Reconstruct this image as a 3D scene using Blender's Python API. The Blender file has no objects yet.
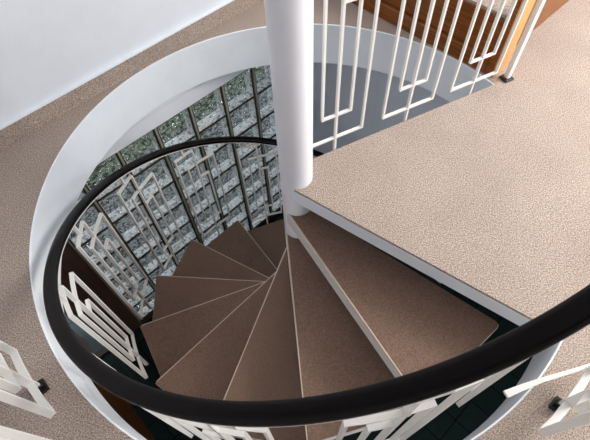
import bpy, bmesh, math, random
from math import sin, cos, radians, degrees, pi, hypot, atan2, sqrt, tan
from mathutils import Vector, Matrix
random.seed(4)
scn = bpy.context.scene
col = scn.collection

# ------------------------------------------------------------------ geometry constants (metres)
R_OPEN = 1.10            # round stair opening in the upper floor
R_POLE = 0.069
POLE_C = Vector((-0.019, 0.0364, 0))   # the pole stands a little off the opening's centre
RAIL_C = Vector((-0.0053, 0.0, 0))
RISE = 0.2013
TH0 = -0.6530            # direction of the landing's front edge
DTH = -0.4346            # turn of one step (clockwise going down)
OFF = -0.0635            # step edges are tangent to the pole
R_TREAD = 0.983
R_RAIL = 1.0021
RAIL_Z0, RAIL_S = 1.3766, 0.4806
Z_LOW = -11 * RISE       # lower floor
SLAB = 0.25
WALL_A = radians(41.689) # direction the glass block wall runs in
DW = Vector((cos(WALL_A), sin(WALL_A), 0)); NW = Vector((-sin(WALL_A), cos(WALL_A), 0))
WALL_D = 1.119
def td(t, d, z=0.0):     # point from distance along / out to the glass block wall
    return DW * t + NW * d + Vector((0, 0, z))

# ------------------------------------------------------------------ materials
def srgb(r, g, b):
    f = lambda c: c / 12.92 if c <= 0.04045 else ((c + 0.055) / 1.055) ** 2.4
    return (f(r), f(g), f(b), 1)
def new_mat(name):
    m = bpy.data.materials.new(name); m.use_nodes = True
    nt = m.node_tree; b = nt.nodes['Principled BSDF']
    return m, nt, b
def coords(nt, scale=1.0):
    tc = nt.nodes.new('ShaderNodeTexCoord'); mp = nt.nodes.new('ShaderNodeMapping')
    if isinstance(scale, (int, float)): scale = (scale,) * 3
    mp.inputs['Scale'].default_value = scale
    nt.links.new(tc.outputs['Object'], mp.inputs['Vector'])
    return mp.outputs['Vector']
def noise(nt, vec, scale, detail=3, rough=0.55):
    n = nt.nodes.new('ShaderNodeTexNoise'); n.inputs['Scale'].default_value = scale
    n.inputs['Detail'].default_value = detail; n.inputs['Roughness'].default_value = rough
    nt.links.new(vec, n.inputs['Vector']); return n.outputs['Fac']
def ramp(nt, fac, stops):
    r = nt.nodes.new('ShaderNodeValToRGB'); e = r.color_ramp.elements
    while len(e) < len(stops): e.new(0.5)
    for el, (p, c) in zip(e, stops): el.position = p; el.color = c
    nt.links.new(fac, r.inputs['Fac']); return r.outputs['Color']
def bump(nt, b, h, strength, dist=0.01):
    bp = nt.nodes.new('ShaderNodeBump'); bp.inputs['Strength'].default_value = strength
    bp.inputs['Distance'].default_value = dist
    nt.links.new(h, bp.inputs['Height']); nt.links.new(bp.outputs['Normal'], b.inputs['Normal'])
def mixc(nt, fac, a, b, mode='MIX'):
    m = nt.nodes.new('ShaderNodeMix'); m.data_type = 'RGBA'; m.blend_type = mode
    if isinstance(fac, float): m.inputs[0].default_value = fac
    else: nt.links.new(fac, m.inputs[0])
    for s, v in ((6, a), (7, b)):
        if isinstance(v, tuple): m.inputs[s].default_value = v
        else: nt.links.new(v, m.inputs[s])
    return m.outputs[2]

def carpet_mat(name, dark, mid, light, tuft=210, strength=0.9):
    m, nt, b = new_mat(name); v = coords(nt)
    n1 = noise(nt, v, tuft, 2, 0.6); n2 = noise(nt, v, 3.0, 3)
    c = ramp(nt, n1, [(0.36, dark), (0.5, mid), (0.64, light)])
    blot = ramp(nt, n2, [(0.35, (0.90, 0.89, 0.89, 1)), (0.65, (1, 1, 1, 1))])
    c = mixc(nt, 1.0, c, blot, 'MULTIPLY')
    nt.links.new(c, b.inputs['Base Color']); b.inputs['Roughness'].default_value = 0.95
    b.inputs['Specular IOR Level'].default_value = 0.1
    b.inputs['Sheen Weight'].default_value = 0.15
    bump(nt, b, n1, strength, 0.006)
    return m
M = {}
M['carpet'] = carpet_mat('beige_loop_carpet', srgb(.52,.45,.405), srgb(.665,.60,.55), srgb(.79,.735,.69))
M['tread_carpet'] = carpet_mat('shaded_stair_carpet', srgb(.43,.345,.295), srgb(.50,.405,.35), srgb(.57,.465,.405), 240, 0.35)  # darker copy of the floor carpet, shade of the stair shaft in its colour
def paint(name, c, rough=0.45, streak=0.0, bumpy=0.0):
    m, nt, b = new_mat(name); v = coords(nt)
    n = noise(nt, v, 6, 4)
    a = tuple(x * (1 - streak) for x in c[:3]) + (1,)
    nt.links.new(ramp(nt, n, [(0.35, a), (0.6, c)]), b.inputs['Base Color'])
    b.inputs['Roughness'].default_value = rough
    if bumpy: bump(nt, b, noise(nt, v, 90, 3), bumpy, 0.002)
    return m
M['wall'] = paint('white_plaster', srgb(.87,.885,.91), 0.6, 0.04, 0.2)
M['grey_wall'] = paint('blue_grey_plaster', srgb(.80,.82,.86), 0.6, 0.04, 0.2)
M['fascia'] = paint('white_gloss_fascia', srgb(.91,.93,.95), 0.28, 0.05)
M['pole'] = paint('white_gloss_pole', srgb(.91,.91,.93), 0.3, 0.02)
M['steel'] = paint('off_white_painted_steel', srgb(.90,.89,.87), 0.32, 0.03)
M['edge'] = paint('painted_tread_edge', srgb(.86,.84,.82), 0.4, 0.04)
M['nosing'] = paint('beige_nosing', srgb(.80,.72,.63), 0.5, 0.06)
M['black'] = paint('black_plastic', srgb(.07,.07,.08), 0.4, 0.1)
M['rail'] = paint('black_vinyl_handrail', srgb(.045,.026,.022), 0.27, 0.12)
M['rail'].node_tree.nodes['Principled BSDF'].inputs['Specular IOR Level'].default_value = 0.13
M['stone'] = paint('pale_paving', srgb(.36,.38,.39), 0.8, 0.15)
M['lawn'] = paint('green_lawn', srgb(.30,.36,.26), 0.9, 0.3)
M['joint_light'] = paint('grey_joint', srgb(.58,.58,.53), 0.7, 0.2)
M['joint_dark'] = paint('dark_brown_joint', srgb(.22,.20,.14), 0.7, 0.3)

def wood_mat(name, c0, c1, c2, sc=(3, 3, 40), rough=0.3):
    m, nt, b = new_mat(name); v = coords(nt, sc)
    n = noise(nt, v, 2.2, 6, 0.65)
    nt.links.new(ramp(nt, n, [(0.3, c0), (0.5, c1), (0.7, c2)]), b.inputs['Base Color'])
    b.inputs['Roughness'].default_value = rough; bump(nt, b, n, 0.15, 0.002)
    return m
M['wood'] = wood_mat('varnished_orange_timber', srgb(.36,.19,.06), srgb(.48,.27,.09), srgb(.58,.34,.13))
M['lit_wood'] = wood_mat('lit_orange_timber', srgb(.74,.50,.26), srgb(.82,.58,.33), srgb(.88,.66,.42), (30, 30, 2))  # paler copy of the timber, daylight on one side put into its colour
M['dark_wood'] = wood_mat('dark_brown_panelling', srgb(.20,.14,.11), srgb(.27,.20,.165), srgb(.34,.26,.21), (30, 30, 2), 0.3)

def tile_mat():
    m, nt, b = new_mat('dark_green_floor_tile')
    tc = nt.nodes.new('ShaderNodeTexCoord'); mp = nt.nodes.new('ShaderNodeMapping')
    mp.inputs['Rotation'].default_value = (0, 0, -WALL_A)
    nt.links.new(tc.outputs['Object'], mp.inputs['Vector'])
    br = nt.nodes.new('ShaderNodeTexBrick'); br.offset = 0; br.inputs['Scale'].default_value = 1
    br.inputs['Brick Width'].default_value = 0.2; br.inputs['Row Height'].default_value = 0.2
    br.inputs['Mortar Size'].default_value = 0.0035
    br.inputs['Color1'].default_value = srgb(.13,.18,.17); br.inputs['Color2'].default_value = srgb(.10,.15,.145)
    br.inputs['Mortar'].default_value = srgb(.03,.04,.04)
    nt.links.new(mp.outputs['Vector'], br.inputs['Vector'])
    nt.links.new(br.outputs['Color'], b.inputs['Base Color']); b.inputs['Roughness'].default_value = 0.22; b.inputs['Specular IOR Level'].default_value = 0.13
    return m
M['tile'] = tile_mat()

def cobble(nt, v, scale):
    """rounded pebble relief pressed in the glass"""
    n = nt.nodes.new('ShaderNodeTexNoise'); n.inputs['Scale'].default_value = 14
    nt.links.new(v, n.inputs['Vector'])
    ad = nt.nodes.new('ShaderNodeMix'); ad.data_type = 'RGBA'; ad.inputs[0].default_value = 0.07
    nt.links.new(v, ad.inputs[6]); nt.links.new(n.outputs['Color'], ad.inputs[7])
    vo = nt.nodes.new('ShaderNodeTexVoronoi'); vo.feature = 'SMOOTH_F1'; vo.inputs['Scale'].default_value = scale
    vo.inputs['Smoothness'].default_value = 0.35
    nt.links.new(ad.outputs[2], vo.inputs['Vector'])
    return vo.outputs['Distance']
def block_glass():
    """front face of a hollow glass block: clear with a pebbled mirror-like skin"""
    m, nt, b = new_mat('rippled_glass_skin'); nt.nodes.remove(b)
    out = nt.nodes['Material Output']; v = coords(nt)
    bp = nt.nodes.new('ShaderNodeBump'); bp.inputs['Strength'].default_value = 1; bp.inputs['Distance'].default_value = 0.012
    nt.links.new(cobble(nt, v, 46), bp.inputs['Height'])
    gl = nt.nodes.new('ShaderNodeBsdfGlossy'); gl.inputs['Roughness'].default_value = 0.1
    gl.inputs['Color'].default_value = (.9, .95, .97, 1)
    nt.links.new(bp.outputs['Normal'], gl.inputs['Normal'])
    tr = nt.nodes.new('ShaderNodeBsdfTransparent'); tr.inputs['Color'].default_value = (.96, .97, .96, 1)
    mx = nt.nodes.new('ShaderNodeMixShader'); mx.inputs[0].default_value = 0.2
    nt.links.new(tr.outputs[0], mx.inputs[1]); nt.links.new(gl.outputs[0], mx.inputs[2])
    nt.links.new(mx.outputs[0], out.inputs['Surface'])
    return m
def block_back():
    """pebbled back face of the block: pressed glass that lets daylight through"""
    m, nt, b = new_mat('pressed_glass_back'); nt.nodes.remove(b)
    out = nt.nodes['Material Output']; v = coords(nt)
    c = ramp(nt, cobble(nt, v, 48), [(0.12, srgb(.97,.98,.96)), (0.40, srgb(.82,.84,.82)), (0.72, srgb(.30,.33,.30))])
    tl = nt.nodes.new('ShaderNodeBsdfTranslucent'); nt.links.new(c, tl.inputs['Color'])
    df = nt.nodes.new('ShaderNodeBsdfTransparent'); nt.links.new(ramp(nt, cobble(nt, v, 48), [(0.15, (.98, .98, .97, 1)), (0.45, (.85, .86, .85, 1)), (0.75, (.25, .27, .25, 1))]), df.inputs['Color'])
    mx = nt.nodes.new('ShaderNodeMixShader'); mx.inputs[0].default_value = 0.82
    nt.links.new(tl.outputs[0], mx.inputs[1]); nt.links.new(df.outputs[0], mx.inputs[2])
    nt.links.new(mx.outputs[0], out.inputs['Surface'])
    return m
M['glass_skin'] = block_glass(); M['glass_back'] = block_back()
def block_inner():
    m, nt, b = new_mat('clear_block_inside'); v = coords(nt)
    nt.links.new(ramp(nt, cobble(nt, v, 55), [(0.15, srgb(.99,.99,1)), (0.5, srgb(.93,.95,.96)), (0.8, srgb(.50,.53,.54))]), b.inputs['Base Color'])
    b.inputs['Roughness'].default_value = 0.25
    return m
M['glass_inner'] = block_inner()
def clear_glass():
    m, nt, b = new_mat('clear_window_glass'); nt.nodes.remove(b)
    out = nt.nodes['Material Output']
    gl = nt.nodes.new('ShaderNodeBsdfGlossy'); gl.inputs['Roughness'].default_value = 0.02
    tr = nt.nodes.new('ShaderNodeBsdfTransparent'); tr.inputs['Color'].default_value = (.82, .88, .88, 1)
    mx = nt.nodes.new('ShaderNodeMixShader'); mx.inputs[0].default_value = 0.08
    nt.links.new(tr.outputs[0], mx.inputs[1]); nt.links.new(gl.outputs[0], mx.inputs[2])
    nt.links.new(mx.outputs[0], out.inputs['Surface'])
    return m
M['clear'] = clear_glass()

# ------------------------------------------------------------------ mesh helpers
def link(name, bm, mat, parent=None, smooth=False, origin=None):
    if origin is not None: bmesh.ops.translate(bm, verts=bm.verts, vec=-Vector(origin))
    bmesh.ops.recalc_face_normals(bm, faces=bm.faces)
    me = bpy.data.meshes.new(name); bm.to_mesh(me); bm.free()
    for m in (mat if isinstance(mat, (list, tuple)) else [mat]): me.materials.append(m)
    if smooth:
        me.polygons.foreach_set('use_smooth', [True] * len(me.polygons))
        me.set_sharp_from_angle(angle=radians(35))
    o = bpy.data.objects.new(name, me); col.objects.link(o)
    if origin is not None: o.location = origin
    if parent is not None:
        o.parent = parent
        if origin is None: o.location = -parent.location if parent.parent is None else o.location
        else: o.location = Vector(origin) - parent.location
    return o
def thing(name, loc, label, cat, group=None):
    o = bpy.data.objects.new(name, None); col.objects.link(o); o.location = loc
    o['label'] = label; o['category'] = cat; o.empty_display_size = 0.1
    if group: o['group'] = group
    return o
def structure(o, label=None):
    o['kind'] = 'structure'
    if label: o['label'] = label
    return o
def prism(bm, pts, z0, z1, mi=0):
    lo = [bm.verts.new((p[0], p[1], z0)) for p in pts]; hi = [bm.verts.new((p[0], p[1], z1)) for p in pts]
    fs = [bm.faces.new(lo[::-1]), bm.faces.new(hi)]
    n = len(pts)
    for i in range(n): fs.append(bm.faces.new((lo[i], lo[(i+1) % n], hi[(i+1) % n], hi[i])))
    for f in fs: f.material_index = mi
    return fs
def box_td(bm, t0, t1, d0, d1, z0, z1, mi=0):
    return prism(bm, [td(t0, d0), td(t1, d0), td(t1, d1), td(t0, d1)], z0, z1, mi)
def bevel(bm, w, seg=2, ang=30):
    bmesh.ops.remove_doubles(bm, verts=bm.verts, dist=1e-6)
    es = [e for e in bm.edges if len(e.link_faces) == 2 and e.calc_face_angle(0) > radians(ang)]
    bmesh.ops.bevel(bm, geom=es, offset=w, segments=seg, profile=0.5, affect='EDGES', clamp_overlap=True)
def sweep(bm, rings, closed_ring=True, caps=True):
    vs = [[bm.verts.new(p) for p in r] for r in rings]
    n = len(rings[0])
    for a, b in zip(vs[:-1], vs[1:]):
        for i in range(n): bm.faces.new((a[i], a[(i+1) % n], b[(i+1) % n], b[i]))
    if caps: bm.faces.new(vs[0][::-1]); bm.faces.new(vs[-1])
def pol(r, a, z=0.0): return Vector((r * cos(a), r * sin(a), z))

# ------------------------------------------------------------------ upper floor (carpet, slab, fascia)
T0, T1, D0 = -3.2, 3.6, -3.4
def fill_with_hole(bm, outer, inner, z0, z1):
    def loop(pts, z):
        vs = [bm.verts.new((p[0], p[1], z)) for p in pts]
        es = [bm.edges.new((vs[i], vs[(i+1) % len(vs)])) for i in range(len(vs))]
        return vs, es
    layers = []
    for z in (z0, z1):
        a, ea = loop(outer, z); b, eb = loop(inner, z)
        bmesh.ops.triangle_fill(bm, edges=ea + eb, use_beauty=True)
        layers.append((a, b))
    for k in (0, 1):
        lo, hi = layers[0][k], layers[1][k]; n = len(lo)
        for i in range(n): bm.faces.new((lo[i], lo[(i+1) % n], hi[(i+1) % n], hi[i]))
rect = [td(T0, D0), td(T1, D0), td(T1, WALL_D), td(T0, WALL_D)]
circle = lambda r, n=120: [pol(r, 2 * pi * i / n) for i in range(n)]
bm = bmesh.new(); fill_with_hole(bm, rect, circle(R_OPEN + 0.006), -0.014, 0.0)
structure(link('floor', bm, M['carpet']), 'beige carpeted upper floor around the round stair opening')
bm = bmesh.new(); fill_with_hole(bm, rect, circle(R_OPEN + 0.012), -SLAB, -0.014)
structure(link('ceiling', bm, M['wall']), 'floor slab between the two storeys')
# fascia: a curved white band lining the opening, its thin lip showing beside the carpet
bm = bmesh.new()
prof = [(R_OPEN, -SLAB - 0.004), (R_OPEN, -0.003), (R_OPEN + 0.0055, -0.001), (R_OPEN + 0.0055, -0.016), (R_OPEN + 0.0115, -0.016), (R_OPEN + 0.0115, -SLAB - 0.004)]
N = 160
vs = [[bm.verts.new(pol(r, 2 * pi * i / N, z)) for r, z in prof] for i in range(N)]
for i in range(N):
    a, b = vs[i], vs[(i + 1) % N]
    for j in range(len(prof)): bm.faces.new((a[j], a[(j+1) % len(prof)], b[(j+1) % len(prof)], b[j]))
structure(link('trim_1', bm, M['fascia'], smooth=True), 'curved white fascia lining the round opening')

# carpeted landing reaching in to the pole
def line_pt(th, off, r):
    e = Vector((cos(th), sin(th), 0)); n = Vector((-sin(th), cos(th), 0)); return n * off + e * r
GA = radians(24.16); SIDE = 0.0957
def hit_circle(p, e, R):     # where the line p + e s leaves the circle of radius R
    b = p.dot(e); return p + e * (-b + sqrt(b * b - p.dot(p) + R * R))
def landing_pts(R, inset=0.0):
    e0 = Vector((cos(TH0), sin(TH0), 0)); n0 = Vector((-sin(TH0), cos(TH0), 0))
    e1 = Vector((cos(GA), sin(GA), 0)); n1 = Vector((-sin(GA), cos(GA), 0))
    p0 = POLE_C + n0 * (OFF + inset) + e0 * 0.005
    p1 = n1 * (SIDE - inset) + e1 * ((POLE_C.dot(e1)) + 0.035)
    q0, q1 = hit_circle(p0, e0, R), hit_circle(p1, e1, R)
    a0, a1 = atan2(q0.y, q0.x), atan2(q1.y, q1.x)
    arc = [pol(R, a0 + (a1 - a0) * i / 24) for i in range(25)]
    rp = R_POLE - 0.004
    inner = [POLE_C + pol(rp, radians(a)) for a in range(88, -120, -12)]
    inner = [p for p in inner if (p - p1).dot(n1) < 0 and (p - p0).dot(n0) > 0]
    return [p0] + arc + [p1] + inner
bm = bmesh.new(); prism(bm, landing_pts(R_OPEN - 0.001), -0.085, -0.013)
structure(link('trim_2', bm, M['fascia']), 'white edge of the carpeted landing')
bm = bmesh.new(); prism(bm, landing_pts(R_OPEN + 0.0065, 0.002), -0.0129, 0.0003)
structure(link('floor', bm, M['carpet']), 'beige carpet of the wedge shaped landing beside the white pole')

# ------------------------------------------------------------------ walls of the upper room
bm = bmesh.new(); box_td(bm, T0, T1, WALL_D + 0.002, WALL_D + 0.25, -0.30, 2.6)
structure(link('wall_left', bm, M['wall']), 'smooth white wall above the carpet skirting')
bm = bmesh.new(); box_td(bm, T0, T1, WALL_D - 0.014, WALL_D + 0.002, 0.0, 0.092)
structure(link('baseboard_left', bm, M['carpet']), 'carpet covered skirting along the white wall')
bm = bmesh.new(); box_td(bm, T0, T1, WALL_D - 0.017, WALL_D + 0.002, 0.092, 0.098)
structure(link('trim_3', bm, M['fascia']), 'thin white bead on top of the carpet skirting')
bm = bmesh.new(); prism(bm, [td(T0, D0), td(T1, D0), td(T1, WALL_D + .25), td(T0, WALL_D + .25)], 2.6, 2.7)
structure(link('ceiling', bm, M['wall']), 'white ceiling of the upper storey')
bm = bmesh.new(); box_td(bm, T0 - .1, T0, D0, WALL_D + .25, 0, 2.6)  # out of view, added to keep sky light off the left carpet
structure(link('wall_front', bm, M['wall']), 'unseen white end wall of the upper storey, added to block light')
bm = bmesh.new(); box_td(bm, T0 - .1, 1.2, D0 - .1, D0, 0, 2.6)  # out of view, added to cut sky light coming from behind the camera
structure(link('wall_back', bm, M['wall']), 'unseen white side wall of the upper storey, added to block light')

# ------------------------------------------------------------------ lower level
bm = bmesh.new(); prism(bm, [td(T0, D0), td(T1, D0), td(T1, WALL_D + .06), td(T0, WALL_D + .06)], Z_LOW - 0.05, Z_LOW)
structure(link('floor', bm, M['tile']), 'glossy dark green tiled lower floor')
GT0 = -0.871; PT = 0.2545; GT1 = GT0 + 7 * PT; GZ1 = -0.400; PZ = 0.2495; GZ0 = GZ1 - 7 * PZ
bm = bmesh.new()
box_td(bm, GT0, GT1, WALL_D + 0.002, WALL_D + 0.20, GZ1, -0.302)
structure(link('wall_left', bm, M['wall']), 'white plaster lintel above the glass blocks')
bm = bmesh.new(); box_td(bm, GT0, GT1, WALL_D + 0.002, WALL_D + 0.12, Z_LOW, GZ0)
structure(link('wall_left', bm, M['joint_dark']), 'low dark kerb under the glass blocks')
bm = bmesh.new(); box_td(bm, GT1, T1, WALL_D + 0.002, WALL_D + 0.2, Z_LOW, -0.302)
structure(link('wall_back', bm, M['grey_wall']), 'blue grey plaster wall of the lower storey')
bm = bmesh.new(); box_td(bm, 1.24, 1.34, D0, WALL_D, Z_LOW, -SLAB)
# leave the foot of the stair open to the room
bm.free(); bm = bmesh.new(); box_td(bm, 1.24, 1.34, -0.45, WALL_D, Z_LOW, -SLAB)
structure(link('wall_right', bm, M['grey_wall']), 'blue grey plaster wall behind the stair foot')
bm = bmesh.new(); box_td(bm, -1.19, GT0, WALL_D + 0.002, WALL_D + 0.08, Z_LOW, -0.302)
structure(link('wall_left', bm, M['dark_wood']), 'dark brown timber panel beside the glass blocks')
bm = bmesh.new(); box_td(bm, -1.39, -1.31, D0, WALL_D + 0.30, Z_LOW, -SLAB)
structure(link('wall_front', bm, M['wood']), 'varnished timber panelled wall of the lower storey')
bm = bmesh.new(); box_td(bm, T0, T1, D0 - 0.1, D0, Z_LOW, 0)
structure(link('wall_front', bm, M['grey_wall']), 'far plaster wall of the lower storey')
bm = bmesh.new(); box_td(bm, T1, T1 + 0.1, D0, WALL_D + .2, Z_LOW, 0)
structure(link('wall_right', bm, M['grey_wall']), 'plaster side wall of the lower storey')
bm = bmesh.new(); box_td(bm, -1.31, -1.19, WALL_D + 0.002, WALL_D + 0.08, -0.5, -0.302)
box_td(bm, -1.31, -1.19, WALL_D + 0.002, WALL_D + 0.06, Z_LOW, Z_LOW + 0.03)
wf = structure(link('window_2', bm, M['dark_wood']), 'narrow clear side light beside the glass blocks')
bm = bmesh.new(); box_td(bm, -1.31, -1.19, WALL_D + 0.03, WALL_D + 0.036, Z_LOW + 0.03, -0.5)
link('window_pane', bm, M['clear'], wf)
bm = bmesh.new(); 
for i in range(20):
    for j in range(4):
        box_td(bm, -4 + i * .4, -4 + i * .4 + .394, WALL_D + .065 + j * .4, WALL_D + .065 + j * .4 + .394, Z_LOW - .06, Z_LOW - .01)
structure(link('ground', bm, M['stone']), 'pale paving slabs outside the glass')
bm = bmesh.new(); box_td(bm, -9, 9, WALL_D + 1.66, 14, Z_LOW - .1, Z_LOW - .02)
structure(link('ground', bm, M['lawn']), 'grass beyond the paving')

# glass block window: joints, hollow blocks with rippled faces
cols_, rows_ = 7, 7
gd0 = WALL_D + 0.004; DEPTH = 0.085
bmj, bml, bms, bmb, bmi = (bmesh.new() for _ in range(5))
JV, JH = 0.017, 0.006
for i in range(cols_ + 1):
    t = GT0 + i * PT
    box_td(bmj, t - JV if i else t, t + JV if i < cols_ else t + .004, gd0 + 0.002, gd0 + DEPTH, GZ0, GZ1)
    box_td(bml, t - 0.006 if i else t, t + 0.006 if i < cols_ else t + .004, gd0 - 0.008, gd0 + 0.002, GZ0, GZ1)
for j in range(rows_ + 1):
    z = GZ1 - j * PZ
    z0, z1 = max(z - JH, GZ0), min(z + JH, GZ1)
    if z1 > z0 + 1e-4:
        for i in range(cols_):
            box_td(bmj, GT0 + i * PT + JV, GT0 + (i + 1) * PT - JV, gd0, gd0 + DEPTH, z0, z1)
for i in range(cols_):
    for j in range(rows_):
        ta, tb = GT0 + i * PT + JV, GT0 + (i + 1) * PT - JV
        za, zb = max(GZ1 - (j + 1) * PZ + JH, GZ0), GZ1 - j * PZ - JH
        if zb - za < .02: continue
        d0, d1 = gd0 + 0.006, gd0 + DEPTH - 0.006
        bms.faces.new([bms.verts.new(td(t, d0, z)) for t, z in ((ta, za), (tb, za), (tb, zb), (ta, zb))])
        bmb.faces.new([bmb.verts.new(td(t, d1, z)) for t, z in ((ta, za), (tb, za), (tb, zb), (ta, zb))])
        box_td(bmi, ta, tb, d0 + 0.001, d1 - 0.001, za, za + 0.008)
        box_td(bmi, ta, ta + 0.004, d0 + 0.001, d1 - 0.001, za + 0.008, zb)
        box_td(bmi, tb - 0.004, tb, d0 + 0.001, d1 - 0.001, za + 0.008, zb)
win = structure(link('window_1', bmj, M['joint_dark']), 'tall window of rippled glass blocks with dark joints')
link('joint_rib', bml, M['joint_light'], win)
link('glass_block_face', bms, M['glass_skin'], win)
link('glass_block_back', bmb, M['glass_back'], win)
link('glass_block_inside', bmi, M['glass_inner'], win)

# ------------------------------------------------------------------ spiral staircase: pole and treads
stair = thing('spiral_staircase', (0, 0, Z_LOW), 'spiral staircase of brown carpeted wedge treads around a white pole, with a curved black handrail', 'staircase')
bm = bmesh.new()
rings = [[POLE_C + pol(R_POLE, 2 * pi * i / 64, z) for i in range(64)] for z in (Z_LOW, 2.6)]
sweep(bm, rings)
link('centre_pole', bm, M['pole'], stair, smooth=True)
NT = 10
def tread_poly(k, grow=0.0, rin=R_POLE + 0.0):
    a, b = TH0 + DTH * k, TH0 + DTH * (k - 1)
    ofb = -0.031
    rt = sqrt(R_TREAD ** 2 - OFF ** 2)
    f_in = line_pt(a, OFF, 0.0); f_out = line_pt(a, OFF, rt)
    b_out = line_pt(b, ofb, sqrt(R_TREAD ** 2 - ofb ** 2)); 
    b_in = line_pt(b, 0.012, R_POLE - .006)
    # small rounded outer corners
    def corner(p0, p, p1, r=0.012):
        u, v = (p0 - p).normalized(), (p1 - p).normalized()
        A, B = p + u * r, p + v * r
        return [A.lerp(p, .0), (A + B) / 2 * .45 + p * .55, B]
    a0, a1 = atan2(f_in.y, f_in.x), atan2(b_in.y, b_in.x)
    while a1 < a0: a1 += 2 * pi
    while a1 - a0 > 2 * pi: a1 -= 2 * pi
    arc = [pol(R_POLE - .004, a1 + (a0 - a1) * i / 8) for i in range(1, 8)]
    f_in = f_in.normalized() * (R_POLE - .002)
    return [p + POLE_C for p in [f_in] + corner(f_in, f_out, b_out) + corner(f_out, b_out, b_in, 0.022) + [b_in] + arc]
for k in range(1, NT + 1):
    z = -RISE * k
    pts = tread_poly(k)
    bm = bmesh.new(); prism(bm, pts, z - 0.088, z - 0.006)
    t = link('stair_tread', bm, M['edge'], stair, origin=Vector((0, 0, z)))
    # carpet inset a few millimetres behind the pale nosing
    c = Vector((0, 0, 0))
    for p in pts: c += p / len(pts)
    a = TH0 + DTH * k; n = Vector((-sin(a), cos(a), 0))
    pp = []
    for p in pts:
        dist = (p - POLE_C - n * OFF).dot(n)
        q = p.copy()
        if dist < 0.0045: q += n * (0.0045 - dist)
        q = POLE_C + (q - POLE_C) * (1 - 0.003)
        pp.append(q)
    bm = bmesh.new(); prism(bm, pp, z - 0.006, z)
    o = link('tread_carpet', bm, M['tread_carpet']); o.parent = t; o.location = (0, 0, -z)
    # pale nosing strip
    bm = bmesh.new()
    rt = sqrt(R_TREAD ** 2 - OFF ** 2) - .014
    q = [line_pt(a, OFF, .02), line_pt(a, OFF, rt), line_pt(a, OFF + .0044, rt), line_pt(a, OFF + .0044, .02)]
    q = [p + POLE_C for p in q]
    prism(bm, q, z - 0.0059, z - 0.0003)
    o = link('nosing_strip', bm, M['nosing']); o.parent = t; o.location = (0, 0, -z)

# ------------------------------------------------------------------ bar helpers for the railings
BW, BD = 0.0085, 0.016     # bar width along the railing, depth across it
class Panel:
    """bars of one key pattern drawn in (u, z), mapped to space by f(u, z, side)"""
    def __init__(s, f, name, mat, parent, bw=BW, bd=BD):
        s.f, s.name, s.mat, s.parent, s.bw, s.bd = f, name, mat, parent, bw, bd
    def bar(s, bm, u0, z0, u1, z1, n=1):
        w = s.bw / 2
        if abs(u1 - u0) < 1e-6:     # upright
            for c in ([u0 - w, z0, u0 + w, z1],): s.block(bm, *c)
        else:
            if u1 < u0: u0, u1 = u1, u0
            s.block(bm, u0 - w, z0 - w, u1 + w, z0 + w, n=4)
    def block(s, bm, ua, za, ub, zb, n=1):
        rings = []
        for i in range(n + 1):
            u = ua + (ub - ua) * i / n
            rings.append([s.f(u, za, -s.bd / 2), s.f(u, za, s.bd / 2), s.f(u, zb, s.bd / 2), s.f(u, zb, -s.bd / 2)])
        sweep(bm, rings)
U = 0.066
def key_pattern(P, zb, zt, foot, top, sgn=1):
    """the nested key motif. sgn=+1: the open top steps up towards +u"""
    o1, o2 = zb, zb + 0.13
    z1, z2, z3 = zt, zt - 0.132, zt - 0.268
    s = sgn
    parts = []
    bm = bmesh.new()
    w = P.bw / 2
    segs = [ (0, foot, 0, z1 - w), (0, z1, 2*s, z1), (2*s, z1 - w, 2*s, o1 + w),
             (-2*s, o1, 2*s, o1), (-2*s, o1 + w, -2*s, z2 - w), (-2*s, z2, 1*s, z2), (1*s, z2 - w, 1*s, o2 + w),
             (-1*s, o2, 1*s, o2), (-1*s, o2 + w, -1*s, z3 - w), (-1*s, z3, 0, z3),
             (1*s, z1 + w, 1*s, top) ]
    for i, (a, b, c, d) in enumerate(segs):
        full = P.bd
        if i == 0: P.bd = full * 1.14        # the long upright stands proud of the bars it crosses
        P.bar(bm, a * U, b, c * U, d); P.bd = full
    return link(P.name, bm, P.mat, P.parent)

# ------------------------------------------------------------------ stair railing
zr = lambda th: RAIL_Z0 + RAIL_S * th
rail_thing = stair
def oval(w, h, n=20, p=2.6):
    r = []
    for i in range(n):
        a = 2 * pi * i / n; c, s_ = cos(a), sin(a)
        r.append((w * math.copysign(abs(c) ** (2 / p), c), h * math.copysign(abs(s_) ** (2 / p), s_)))
    return r
def helix_sweep(bm, C0, th_a, th_b, prof, R, zf, n):
    rings = []
    for i in range(n + 1):
        th = th_a + (th_b - th_a) * i / n
        rings.append([C0 + pol(R + x, th, zf(th) + y) for x, y in prof])
    sweep(bm, rings)
TH_TOP, TH_BOT = radians(-46), TH0 + DTH * 10.6
bm = bmesh.new(); helix_sweep(bm, RAIL_C, TH_TOP, TH_BOT, oval(0.0240, 0.0165), R_RAIL, zr, 220)
hr_ = link('handrail', bm, M['rail'], rail_thing, smooth=True); hr_['label'] = 'fat black curved handrail'
bm = bmesh.new(); helix_sweep(bm, RAIL_C, TH_TOP, TH_BOT, [(-.018, -.020), (.0222, -.020), (.0222, -.0145), (-.018, -.0145)], R_RAIL, zr, 220)
rc_ = link('rail_core', bm, M['steel'], smooth=True); rc_.parent = hr_; rc_.location = (0, 0, 0)
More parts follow.
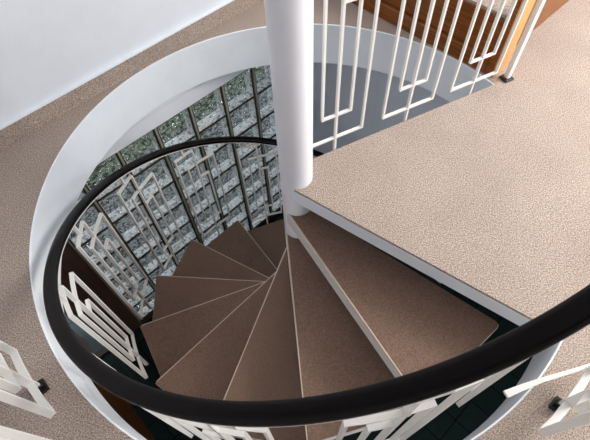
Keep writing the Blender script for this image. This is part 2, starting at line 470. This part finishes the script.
for k in range(1, 11):
    thc = radians(-155.2) - radians(25.3 if k < 5 else 24.8) * (k - 5)
    RP = R_RAIL + (0.009 if k == 4 else 0.004 if k < 4 else 0)
    z1 = -0.004 + (RISE - .002) * (5 - k)
    f = lambda u, z, s, thc=thc, RP=RP: RAIL_C + pol(RP + s, thc + u / R_RAIL, z)
    P = Panel(f, 'railing_panel', M['steel'], rail_thing)
    zb = z1 - 0.885
    o = key_pattern(P, zb, z1, -RISE * k - 0.05, zr(thc + U / R_RAIL) - 0.018)

# ------------------------------------------------------------------ landing railing
gdir = Vector((cos(GA), sin(GA), 0)); gn = Vector((-sin(GA), cos(GA), 0))
lr = thing('landing_railing', gdir * 1.167 + gn * 0.065, 'straight white railing from the pole to a post along the landing edge', 'railing')
for tc in (0.218, 0.590, 0.956):
    f = lambda u, z, s, tc=tc: gdir * (tc + u) + gn * (SIDE + 0.0085 + s) + Vector((0, 0, z))
    P = Panel(f, 'railing_panel', M['steel'], lr, 0.0085, 0.013)
    key_pattern(P, 0.07, 0.952, -0.055, 1.012, -1)
def box_g(bm, t0, t1, s0, s1, z0, z1):
    prism(bm, [gdir*t0+gn*s0, gdir*t1+gn*s0, gdir*t1+gn*s1, gdir*t0+gn*s1], z0, z1)
bm = bmesh.new(); box_g(bm, 1.163, 1.187, .085, .109, 0.012, 1.012); bevel(bm, .002)
link('post', bm, M['steel'], lr)
bm = bmesh.new(); box_g(bm, 1.150, 1.200, .073, .122, 0.0, 0.012); bevel(bm, .003)
link('post_foot', bm, M['black'], lr)
bm = bmesh.new()
prof = oval(0.0245, 0.017)
sweep(bm, [[gdir * t + gn * (SIDE + .0085 + x) + Vector((0, 0, 1.03 + y)) for x, y in prof] for t in (.08, 1.2)])
link('handrail', bm, M['rail'], lr, smooth=True)

# ------------------------------------------------------------------ curved floor railing around the opening
RG = 1.189
fr = thing('floor_railing', pol(RG, radians(-96), 0), 'curved white railing standing on the carpet with black feet', 'railing')
for ang in (-138.7, -116.2, -94.5, -72.7, -51.0):
    a = radians(ang)
    f = lambda u, z, s, a=a: pol(RG + s, a + u / RG, z)
    P = Panel(f, 'railing_panel', M['steel'], fr, 0.0095, 0.022)
    key_pattern(P, 0.07, 0.952, 0.014, 1.012)
    bm = bmesh.new()
    ux, uy = Vector((cos(a), sin(a), 0)), Vector((-sin(a), cos(a), 0)); c = pol(RG, a)
    prism(bm, [c + ux*.022 + uy*.022, c - ux*.022 + uy*.022, c - ux*.022 - uy*.022, c + ux*.022 - uy*.022], 0.0, 0.014)
    prism(bm, [c + ux*.017 + uy*.011, c - ux*.017 + uy*.011, c - ux*.017 - uy*.011, c + ux*.017 - uy*.011], 0.012, 0.03)
    link('post_foot', bm, M['black'], fr)
bm = bmesh.new(); helix_sweep(bm, Vector((0, 0, 0)), radians(-151), radians(-41), oval(0.0245, 0.017), RG, lambda th: 1.03, 60)
link('handrail', bm, M['rail'], fr, smooth=True)
# low flat bar from the stair edge out to the railing
bm = bmesh.new()
pts = [Vector((.578, -.888, .05)), Vector((.63, -.872, .053)), Vector((.70, -.853, .057)), Vector((.82, -.828, .062)), Vector((.95, -.80, .07))]
rings = []
for i, p in enumerate(pts):
    d = (pts[min(i+1, 4)] - pts[max(i-1, 0)]).normalized(); n = Vector((-d.y, d.x, 0)).normalized()
    w = (.011, .0095, .007, .006, .006)[i]
    rings.append([p - n*w + Vector((0,0,-.006)), p + n*w + Vector((0,0,-.006)), p + n*w + Vector((0,0,.006)), p - n*w + Vector((0,0,.006))])
sweep(bm, rings)
link('bottom_bar', bm, M['steel'], fr)

# ------------------------------------------------------------------ timber step beyond the opening
ts = thing('timber_step', td(1.5, .4, 0), 'orange brown timber faced step with a carpeted top beyond the white railing', 'step')
bm = bmesh.new(); box_td(bm, 1.135, 2.2, -.16, WALL_D - .02, 0.0, 0.275); bevel(bm, .003)
link('riser', bm, M['wood'], ts)
bm = bmesh.new(); box_td(bm, 1.11, 1.134, -.16, WALL_D - .02, 0.0, 0.085); bevel(bm, .006)
link('plinth', bm, M['wood'], ts)
bm = bmesh.new(); box_td(bm, 1.142, 2.2, -.155, WALL_D - .02, 0.275, 0.288)
link('step_carpet', bm, M['carpet'], ts)
bm = bmesh.new(); box_td(bm, 1.11, 1.165, -.20, -.161, 0.0, 1.3); bevel(bm, .003)
bm2 = link('end_post', bm, M['wood'], ts)
bm = bmesh.new(); box_td(bm, 1.112, 1.24, -.210, -.2001, 0.0, 1.3)  # thin sheet coloured as the sunward side of the end post
link('lit_side_panel', bm, M['lit_wood'], ts)

# ------------------------------------------------------------------ camera
F, PITCH, ROLL = 453.607, 0.5721, -0.0538
fw = Vector((0, sin(PITCH), -cos(PITCH))); rt_ = Vector((1, 0, 0)); up = rt_.cross(fw)
r2 = rt_ * cos(ROLL) + up * sin(ROLL); u2 = -rt_ * sin(ROLL) + up * cos(ROLL)
cam = bpy.data.cameras.new('camera'); co = bpy.data.objects.new('camera', cam); col.objects.link(co)
mw = Matrix((r2, u2, -fw)).transposed().to_4x4(); mw.translation = Vector((-0.0347, -1.1612, 1.5195))
co.matrix_world = mw
cam.sensor_fit = 'HORIZONTAL'; cam.sensor_width = 36; cam.lens = F * 36 / 590; cam.clip_start = 0.02
scn.camera = co

# ------------------------------------------------------------------ light
w = bpy.data.worlds.new('overcast_daylight'); scn.world = w; w.use_nodes = True
bg = w.node_tree.nodes['Background']; bg.inputs['Color'].default_value = (0.88, 0.93, 1.0, 1); bg.inputs['Strength'].default_value = 1.25
def area(name, loc, target, sx, sy, power, color):
    l = bpy.data.lights.new(name, 'AREA'); l.shape = 'RECTANGLE'; l.size = sx; l.size_y = sy; l.energy = power; l.color = color
    o = bpy.data.objects.new(name, l); col.objects.link(o); o.location = loc
    o.rotation_euler = (Vector(target) - Vector(loc)).to_track_quat('-Z', 'Y').to_euler(); return o
area('window_daylight', (3.4, .2, 2.0), (0.6, -.2, 0), 2.2, 1.3, 138, (1.0, .96, .91))
area('hall_fill', (1.0, -2.3, -0.45), (.55, .9, -1.3), 1.6, .5, 20, (.93, .96, 1.0))  # added fill lamp, unseen under the slab, brightens the lower storey
vs_ = scn.view_settings
scn.display_settings.display_device = 'sRGB'
vs_.view_transform = 'Standard'; vs_.look = 'None'; vs_.gamma = 1; vs_.use_curve_mapping = False; vs_.exposure = 0.4
